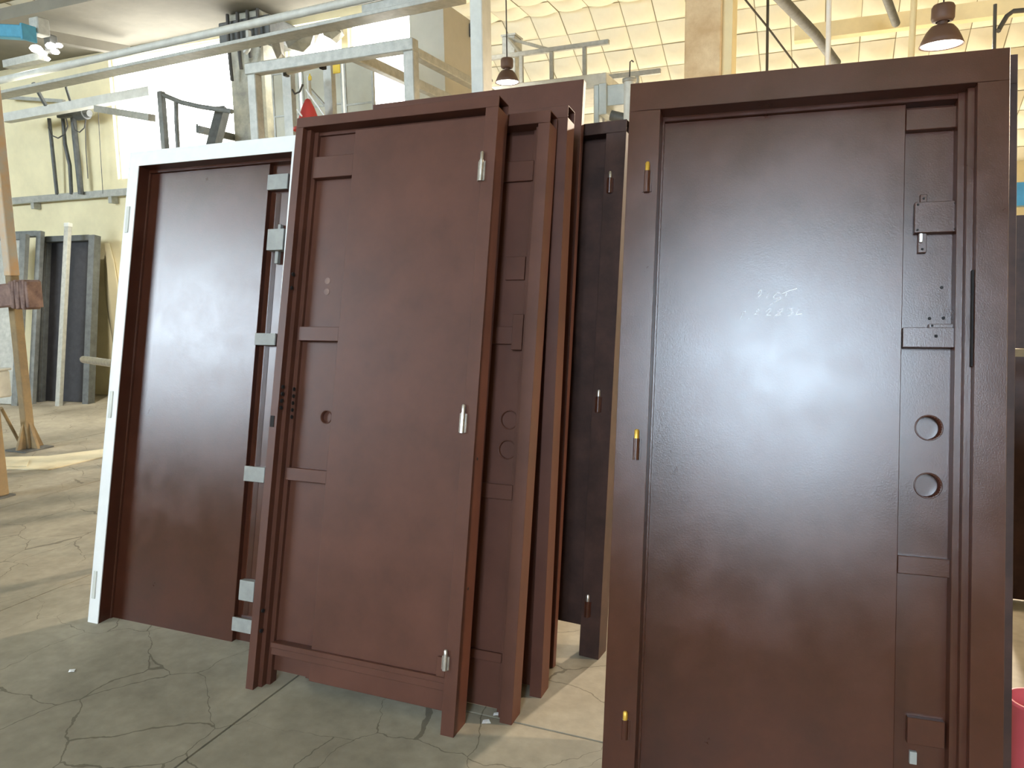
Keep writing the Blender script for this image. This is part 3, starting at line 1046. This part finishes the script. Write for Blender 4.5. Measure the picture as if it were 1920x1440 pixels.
# litter
for k, (px, py, s_, lab) in enumerate(((135, 1259, .012, 'tiny white paper scrap on the cracked floor left'), (911, 1354, .014, 'small white paper scrap between the middle door jambs'),
                                       (930, 1340, .010, 'curled bright shaving beside the jamb of the second door'))):
    c = onz(px, py)
    b = MB()
    vs = [(c.x + s_ * math.cos(a_) * (1 + .3 * math.sin(3 * a_ + k)), c.y + s_ * math.sin(a_), .001 + .004 * (i % 2)) for i, a_ in enumerate([x * math.pi / 3 for x in range(6)])]
    b.add(vs, [tuple(range(6))])
    b.build('paper_scrap', 'paper', solid=.001, label=lab, category='scrap')

# ------------------------------------------------------------------ column and gantry, upper middle
cx0, cx1 = at(435, 150, 6.6).x, at(498, 150, 6.6).x
t = thing('concrete_column', 'rough grey concrete column left of the tube gantry', 'column', loc=((cx0 + cx1) / 2, 6.75, 0))
w2 = (cx1 - cx0) / 2
MB().box(-w2, w2, -.18, .18, 0, 4.19).build('shaft', 'conc', t, bevel=.02)
MB().box(-w2 - .06, w2 + .16, -.24, .19, 3.86, 4.10).build('steel_collar', 'grey_dark', t, bevel=.01)
for k in range(4):
    x = -w2 + .1 + k * .13
    MB().tube([(x, -.26, 3.5 + .1 * k), (x + .02, -.30, 3.8), (x + .01, -.28, 4.15)], .018, 8).build('cable', 'cable', t)
t = thing('pipe_hook', 'pale hooked pipe end beside the top of the concrete column', 'pipe', loc=at(466, 66, 6.4))
MB().tube([(0, 0, .04), (0, 0, -.08), (-.02, 0, -.13), (-.06, 0, -.16)], .028, 10).build('hook', 'galv', t)

GY = 5.0
g0, g1 = at(465, 132, GY), at(768, 86, GY)
zt = at(600, 110, GY).z
gz = (g0.z + g1.z) / 2
t = thing('tube_gantry', 'square steel tube gantry with a corner post, behind the middle door', 'gantry', loc=(g1.x, GY, 0))
S = .085
MB().box(g0.x - g1.x, .05, -S / 2, S / 2, gz - S / 2, gz + S / 2).build('front_beam', 'galv', t, bevel=.006)
MB().box(-.035, .05, -S / 2 + .002, S / 2 - .002, 0, gz - S / 2).build('post', 'galv', t, bevel=.006)
MB().box(-.03, .05, S / 2, 1.7, gz - S / 2 - .03, gz + S / 2 - .05).build('side_beam', 'galv', t, bevel=.006)
MB().box(-.55, -.48, S / 2, 1.9, gz - .03, gz + .05).build('side_beam', 'galv', t, bevel=.006)
MB().box(g0.x - g1.x + .02, g0.x - g1.x + .10, -S / 2 + .002, S / 2 - .002, 0, gz - S / 2).build('post', 'galv', t, bevel=.006)
# corner bracket lying on the beam, far behind
MB().box(-.36, -.05, .9, .97, gz - .42, gz - .37).build('cross_rail', 'galv', t, bevel=.004)
# fluorescent tube under the beam
p = at(572, 131, 5.15)
t = thing('tube_light', 'unlit fluorescent tube fixture under the gantry beam', 'lamp', loc=p)
MB().tube([(-.17, 0, 0), (.15, 0, .022)], .020, 12).build('glass_tube', 'galv_light', t)
MB().box(.15, .19, -.025, .025, -.015, .06).build('end_socket', 'black', t, bevel=.004)
MB().box(-.20, -.17, -.025, .025, -.03, .04).build('end_socket', 'grey_dark', t, bevel=.004)
# verticals under the gantry
for (px, w_, lab) in ((538, .045, 'left grey upright channel under the gantry beam'), (615, .04, 'right grey upright channel under the gantry beam')):
    a = at(px, 118, 5.6)
    b = MB()
    b.box(a.x - w_, a.x + w_, 5.58, 5.592, 0, a.z).box(a.x - w_, a.x - w_ + .012, 5.592, 5.64, 0, a.z).box(a.x + w_ - .012, a.x + w_, 5.592, 5.64, 0, a.z)
    b.build('upright_channel', 'galv', label=lab, category='post')
a = at(573, 140, 5.52)
pipe('thin_upright', 'thin pale rod upright between the two channels', 'rod', [(a.x, 5.56, 0), (a.x, 5.56, a.z)], .018, 'galv_light')
for px, py, w_, h_, lab in ((631, 128, .035, .04, 'larger yellow tag hanging at the right channel'), (581, 146, .016, .02, 'small yellow tag on the thin rod')):
    a = at(px, py, 5.45)
    b = MB()
    b.box(-w_, w_, -.004, .004, -h_, h_ * .7)
    b.box(-.006, .006, -.004, .004, h_ * .7, h_ * 1.6)
    o = b.build('yellow_tag', 'yellow', label=lab, category='tag', bevel=.002)
    o.location = a
# red pennant and white rods
a = at(578, 208, 5.4)
t = thing('warning_cone', 'red cone-shaped guard seen between the uprights', 'cone', loc=a)
MB().lathe([(.11, -.14), (.105, -.13), (.05, .03), (.02, .09), (.001, .10)], (0, 0, 0), 20).build('cone_body', 'red', t)
MB().lathe([(.13, -.16), (.13, -.14), (.105, -.14)], (0, 0, 0), 20).build('rim', 'red', t)
pipe('white_rod', 'long white rod slanting past the red guard', 'rod', [at(574, 168, 5.2), at(608, 216, 5.2)], .008, 'white')
pipe('white_rod', 'shorter white rod left of the red guard', 'rod', [at(557, 205, 5.2), at(566, 218, 5.2)], .007, 'white')
pipe('grey_rod', 'grey rod slanting right of the red guard', 'rod', [at(578, 162, 5.7), at(625, 215, 5.7)], .012, 'galv')
pipe('bent_hook', 'dark bent hook above the red guard', 'hook', [at(548, 168, 5.3), at(553, 176, 5.3), at(562, 172, 5.3), at(568, 158, 5.3)], .008, 'cable')
# pale partition panels behind
for k, (x0, x1, y0, lab) in enumerate(((508, 560, 138, 'leftmost pale translucent panel behind the gantry'), (563, 640, 120, 'middle pale translucent panel behind the gantry'),
                                       (643, 698, 112, 'right pale translucent panel, mottled, next to the window glare'))):
    a, b_ = at(x0, y0, 6.3), at(x1, y0, 6.3)
    t = thing('partition_panel', lab, 'panel', loc=(a.x, 6.3, 0), group='translucent panels behind the gantry')
    W_ = b_.x - a.x
    MB().box(.02, W_ - .02, .008, .014, .05, a.z - .02).build('sheet', 'pane', t)
    MB().box(0, .02, 0, .03, 0, a.z).box(W_ - .02, W_, 0, .03, 0, a.z).box(.02, W_ - .02, 0, .03, a.z - .02, a.z) \
        .box(.02, W_ - .02, 0, .03, a.z - .42, a.z - .405).box(.02, W_ - .02, 0, .03, 0, .05).build('frame', 'galv', t)
# rolled dark boards by the column
for k, (x0, y0, x1, y1, r_, lab) in enumerate(((418, 205, 400, 275, .05, 'dark board leaning left of the concrete column'), (405, 212, 390, 270, .012, 'thin rod leaning left of the dark board'))):
    pipe('leaning_board', lab, 'board', [at(x0, y0, 6.2), at(x1, y1, 6.0), at(x1 - 8, y1 + 40, 5.9)], r_, 'grey_dark', square=True)
# grey stand with curved arm in front of the window glare
t = thing('light_stand', 'grey tubular stand with a curved arm against the window glare', 'stand', loc=(at(304, 200, 6.0).x, 6.0, 0))
zt = at(300, 172, 6.0).z
MB().box(-.03, .03, -.03, .03, 0, zt).build('upright', 'primer', t, bevel=.004)
q = [at(x, y, 6.0) - t.location for x, y in ((300, 175), (316, 182), (340, 192), (375, 200), (435, 209))]
MB().tube(q, .024, 10).build('curved_arm', 'primer', t)
q = [at(x, y, 6.0) - t.location for x, y in ((330, 190), (331, 230), (334, 282))]
MB().tube(q, .022, 10).build('second_upright', 'primer', t)
t = thing('wall_hook', 'small dark wall hook in the window glare', 'hook', loc=at(370, 242, 6.1))
MB().tube([(0, 0, .05), (0, 0, -.03), (.02, 0, -.04), (.09, 0, -.02)], .010, 8).build('hook', 'primer', t)
MB().box(-.02, .02, .0, .86, -.035, .035).build('mount', 'primer', t)

# ------------------------------------------------------------------ white post, platform, ducts, lamps
a, b_ = at(881, 50, 3.2), at(904, 50, 3.2)
t = thing('tall_post', 'tall pale square post rising behind the middle doors', 'post', loc=((a.x + b_.x) / 2, 3.2, 0))
w_ = (b_.x - a.x) / 2
MB().box(-w_, w_, 0, .10, 0.012, 5.94).build('post_body', 'galv_light', t, bevel=.004)
MB().box(-.12, .12, -.04, .16, 0, .012).build('foot_plate', 'galv', t)
# socket on the partition return
t = thing('wall_socket', 'dark round socket with cable on the grey wall return', 'socket', loc=(-3.495, at(866, 65, 7.4).y, at(866, 65, 7.4).z))
MB().box(-.004, .05, -.10, .10, -.07, .07).build('plate', 'grey_dark', t, bevel=.01)
MB().tube([(.05, 0, 0), (.09, -.02, -.02)], [.06, .05], 14).build('dome', 'steel', t)
MB().tube([(.04, 0, -.06), (.04, .06, -.2), (.04, .2, -.3), (.04, .35, -.4)], .012, 8).build('cable', 'cable', t)
# far grey column stub
a, b_ = at(931, 100, 9.5), at(956, 100, 9.5)
t = thing('grey_column', 'short grey column with flat top behind the platform railing', 'column', loc=((a.x + b_.x) / 2, 9.78, 0))
w_ = (b_.x - a.x) / 2
MB().box(-w_, w_, -.1, .15, 0, at(940, 60, 9.5).z).build('shaft', 'galv', t, bevel=.01)
MB().box(-w_ - .01, w_ + .01, -.11, .16, at(940, 60, 9.5).z, at(940, 58, 9.5).z + .01).build('cap', 'galv', t)
# platform with railing
YR = 8.6
dk0, dk1 = at(912, 158, YR), at(1105, 158, YR)
zdk = at(1000, 152, YR).z
t = thing('platform', 'raised platform with pale deck edge and pipe railing behind the tall leaf', 'platform', loc=(dk0.x, YR, 0))
Lk = dk1.x - dk0.x
MB().box(0, Lk + .2, 0, .9, zdk - .16, zdk).build('deck', 'galv_light', t, bevel=.01)
r0, r1 = at(915, 109, YR), at(1141, 77, YR)
zr0 = (r0.z + r1.z) / 2
MB().box(r0.x - dk0.x, r1.x - dk0.x, 0, .05, zr0 - .025, zr0 + .025).build('top_rail', 'galv', t, bevel=.004)
for px in (976, 1033, 1095):
    xx = at(px, 110, YR).x - dk0.x
    MB().box(xx - .022, xx + .022, .004, .046, zdk, zr0 - .025).build('rail_post', 'galv', t, bevel=.003)
xx = r0.x - dk0.x
MB().tube([(xx + .02, .025, zr0), (xx - .01, .025, zr0 - .03), (xx - .01, .025, zdk)], .022, 8).build('rail_end', 'galv', t)
pk = at(953, 72, YR + 1.0) - Vector((dk0.x, YR, 0))
for px in (976, 1033):
    q = at(px, 98, YR) - Vector((dk0.x, YR, 0))
    MB().bar(pk, Vector((q.x, .05, zr0)), .035, .035).build('brace', 'galv', t, bevel=.003)
for xx in (.05, Lk + .1):
    MB().box(xx - .05, xx + .05, .1, .2, 0, zdk - .16).build('leg', 'galv', t)
# second railing further right
YS = 9.8
s0, s1 = at(1100, 150, YS), at(1238, 131, YS)
t = thing('far_railing', 'short pale railing bar above the duct, left of the largest door', 'railing', loc=(s0.x, YS, 0))
zs = (s0.z + s1.z) / 2
MB().box(0, s1.x - s0.x, 0, .05, zs - .03, zs + .03).build('top_rail', 'galv', t, bevel=.004)
for px in (1140, 1194):
    xx = at(px, 140, YS).x - s0.x
    MB().box(xx - .025, xx + .025, .003, .047, 0, zs - .03).build('rail_post', 'galv', t, bevel=.003)
# ventilation duct
YD = 7.6
d0, d1 = at(1128, 160, YD), at(1178, 185, YD)
t = thing('air_duct', 'galvanised box duct with elbow between the tall leaf and the largest door', 'duct', loc=(d0.x, YD, d0.z))
MB().box(-.03, .05, 0, .30, -.28, .02).build('flange', 'duct', t, bevel=.004)
MB().box(.0, d1.x - d0.x + .06, .02, .9, -.20, .0).build('duct_box', 'duct', t, bevel=.006)
MB().box(-.09, -.03, .02, .14, -.62, .02).build('riser', 'duct', t, bevel=.01)
MB().tube([(.10, -.02, -.30), (.30, .0, -.36), (.55, .1, -.36)], .05, 12).build('branch_pipe', 'grey_dark', t)
MB().tube([(.20, .02, -.36), (.20, .02, -.52)], .06, 12).build('drop', 'duct', t)
MB().box(-.09, -.03, .02, .14, -d0.z, -.62).build('support', 'duct', t)
t = thing('vent_pipe', 'pale vertical vent pipe with hooked wire by the corner of the largest door', 'pipe', loc=(at(1180, 180, 6.8).x, 6.8, 0))
zt = at(1180, 152, 6.8).z
MB().tube([(0, 0, 0), (0, 0, zt)], .05, 14).build('pipe_body', 'galv_light', t)
MB().lathe([(.05, 0), (.062, 0), (.062, .03), (.001, .035)], (0, 0, zt - .01), 16).build('cap', 'galv', t)
MB().tube([(.0, 0, zt), (.005, 0, zt + .16), (.02, 0, zt + .17), (.035, 0, zt + .155)], .006, 6).build('hook_wire', 'cable', t)
# ochre pillar with a conduit strip
YO = 9.0
o0, o1 = at(1283, 100, YO), at(1352, 100, YO)
t = thing('ochre_pillar', 'tall ochre plastered pillar above the largest door', 'pillar', loc=((o0.x + o1.x) / 2, YO + .25, 0))
w_ = (o1.x - o0.x) / 2
MB().box(-w_, w_, -.25, .25, 0, 5.9).build('shaft', 'ochre', t, bevel=.015)
MB().box(w_, w_ + .11, -.2, .2, 0, 5.9).build('side_strip', 'cream', t, bevel=.006)
# small pendant lamp on a wire


def pendant(label, p, scale, wire_top, lit):
    t = thing('pendant_lamp', label, 'lamp', loc=p)
    s = scale
    MB().lathe([(.001 * s, .30 * s), (.10 * s, .30 * s), (.115 * s, .27 * s), (.115 * s, .16 * s), (.10 * s, .13 * s), (.07 * s, .125 * s)], n=24).build('ballast_housing', 'lampshade', t)
    MB().lathe([(.05 * s, .13 * s), (.05 * s, .075 * s)], n=16).build('neck', 'lampshade', t)
    MB().lathe([(.045 * s, .08 * s), (.11 * s, .07 * s), (.15 * s, .02 * s), (.185 * s, -.05 * s), (.215 * s, -.12 * s), (.222 * s, -.12 * s),
                (.19 * s, -.045 * s), (.155 * s, .026 * s), (.112 * s, .078 * s), (.045 * s, .088 * s)], n=32).build('shade', 'lampshade', t)
    MB().lathe([(.0005, -.135 * s), (.12 * s, -.13 * s), (.20 * s, -.112 * s), (.19 * s, -.09 * s), (.0005, -.05 * s)], n=32).build('diffuser', 'bulb' if lit else 'tube_glow', t)
    MB().tube([(0, 0, .30 * s), (0, 0, wire_top - p.z)], .008, 6).build('wire', 'cable', t)
    return t


def lamp_light(name, p, power, color, radius=.18, spot=150):
    d = bpy.data.lights.new(name, 'SPOT')
    d.energy = power
    d.color = color
    d.shadow_soft_size = radius
    d.spot_size = math.radians(spot)
    d.spot_blend = 0.4
    o = bpy.data.objects.new(name, d)
    COL.objects.link(o)
    o.location = p
    return o


fp = at(95, 95, 5.4)
lamp_light('floodlight_light', fp + Vector((0, -.06, -.12)), LAMP_FLOOD, (1.0, .95, .85), .08, 110)
lp = at(1766, 64, 10.0)
pendant('large glowing pendant lamp above the right end of the largest door', lp, 1.02, 5.95, True)
lamp_light('pendant_light', lp + Vector((0, 0, -.16)), LAMP_MAIN, (1.0, .84, .66), .13, 165)
lp2 = at(951, 142, 8.2)
pendant('small pale pendant lamp in front of the grey column', lp2, .62, 5.95, True)
lp4 = Vector((6.3, 5.0, 4.3))
pendant('pendant lamp nearest the right wall of the hall', lp4, 1.02, 5.95, True)
lamp_light('pendant_light_side', lp4 + Vector((0, 0, -.16)), LAMP_SIDE, (1.0, .78, .56), .12, 165)

# roof members on the right
pipe('roof_beam', 'pale long beam running behind the glowing pendant lamp', 'beam', [at(1490, 66, 11.95), at(1990, 2, 11.95)], .09, 'cream', square=.20)
pipe('roof_pipe', 'thick grey pipe slanting down under the ceiling right of the pillar', 'pipe', [at(1455, -12, 9.5), at(1528, 64, 11.3), at(1568, 118, 12.3)], .065, 'grey_dark', n=14)
pipe('roof_pipe', 'short grey pipe dropping to the pale beam near the lamp', 'pipe', [at(1660, -10, 10.5), at(1680, 44, 11.3)], .05, 'grey_dark', n=12)
pipe('hanging_rod', 'dark vertical rod just right of the ochre pillar', 'rod', [at(1440, -20, 9.8), at(1438, 135, 9.8)], .016, 'cable')
pipe('hanging_rod', 'pale vertical rod over the middle of the largest door', 'rod', [at(1555, -20, 9.6), at(1552, 125, 9.6)], .028, 'white')
pipe('hanging_rod', 'pale vertical rod left of the glowing pendant lamp', 'rod', [at(1715, -20, 10.4), at(1708, 112, 10.4)], .035, 'cream')
pipe('hanging_rod', 'dark vertical rod near the upper right corner', 'rod', [at(1866, 8, 9.0), at(1864, 100, 9.0)], .016, 'cable')
pipe('tie_wire', 'thin slanting tie rod right of the ochre pillar', 'rod', [at(1388, -12, 10), at(1440, 52, 10.4), at(1497, 128, 10.9)], .012, 'cable')
pipe('bent_conduit', 'dark conduit bending in from the upper right corner', 'conduit',
     [at(1872, 58, 8.95), at(1876, 50, 9.0), at(1888, 30, 9.0), at(1900, 21, 9.0), at(1960, 16, 9.0)], .022, 'cable')

# ------------------------------------------------------------------ right edge strip
t = thing('plain_doorleaf', 'dark brown door leaf leaning beyond the right edge of the largest door', 'door', matrix=lean_matrix(.70, 3.70, R(0), R(8)))
MB().box(0, .9, 0, .004, .004, 1.66).build('leaf_sheet', 'brown_dark', t, bevel=.001)
MB().box(0, .004, .004, .05, .004, 1.66).box(.896, .9, .004, .05, .004, 1.66).box(.004, .896, .004, .05, 1.656, 1.66).build('folded_edge', 'brown_dark', t)
a = at(1905, 364, 4.0)
pipe('blue_rail', 'blue painted rail at the right edge behind the largest door', 'rail', [(a.x - .12, 4.05, a.z), (a.x + 1.5, 4.05, a.z)], .05, 'blue', square=.10)
a = at(1905, 661, 3.45)
pipe('tan_batten', 'pale tan batten across the dark leaf at the right edge', 'batten', [(a.x - .06, 3.45, a.z), (a.x + 1.1, 3.45, a.z)], .012, 'tan', square=.03)
t = thing('plain_doorleaf', 'nearer black-brown door leaf cut by the right edge of the view', 'door', matrix=lean_matrix(.602, 2.46, R(0), R(4)))
MB().box(0, .9, 0, .004, .004, 1.15).build('leaf_sheet', 'brown_dark', t, bevel=.001)
MB().box(0, .004, .004, .05, .004, 1.15).box(.896, .9, .004, .05, .004, 1.15).box(.004, .896, .004, .05, 1.146, 1.15).build('folded_edge', 'brown_dark', t)
a = at(1922, 1345, 2.33)  # unidentified pink shape, given the form of a small tub
t = thing('pink_object', 'pink rounded object at the lower right edge, modelled as a tub', 'tub', loc=(a.x + .02, 2.33, 0))
MB().lathe([(.001, .0), (.05, 0), (.055, .01), (.062, a.z + .04), (.066, a.z + .045), (.066, a.z + .055), (.058, a.z + .055), (.05, .012), (.001, .012)], n=24).build('tub_body', 'pink', t)
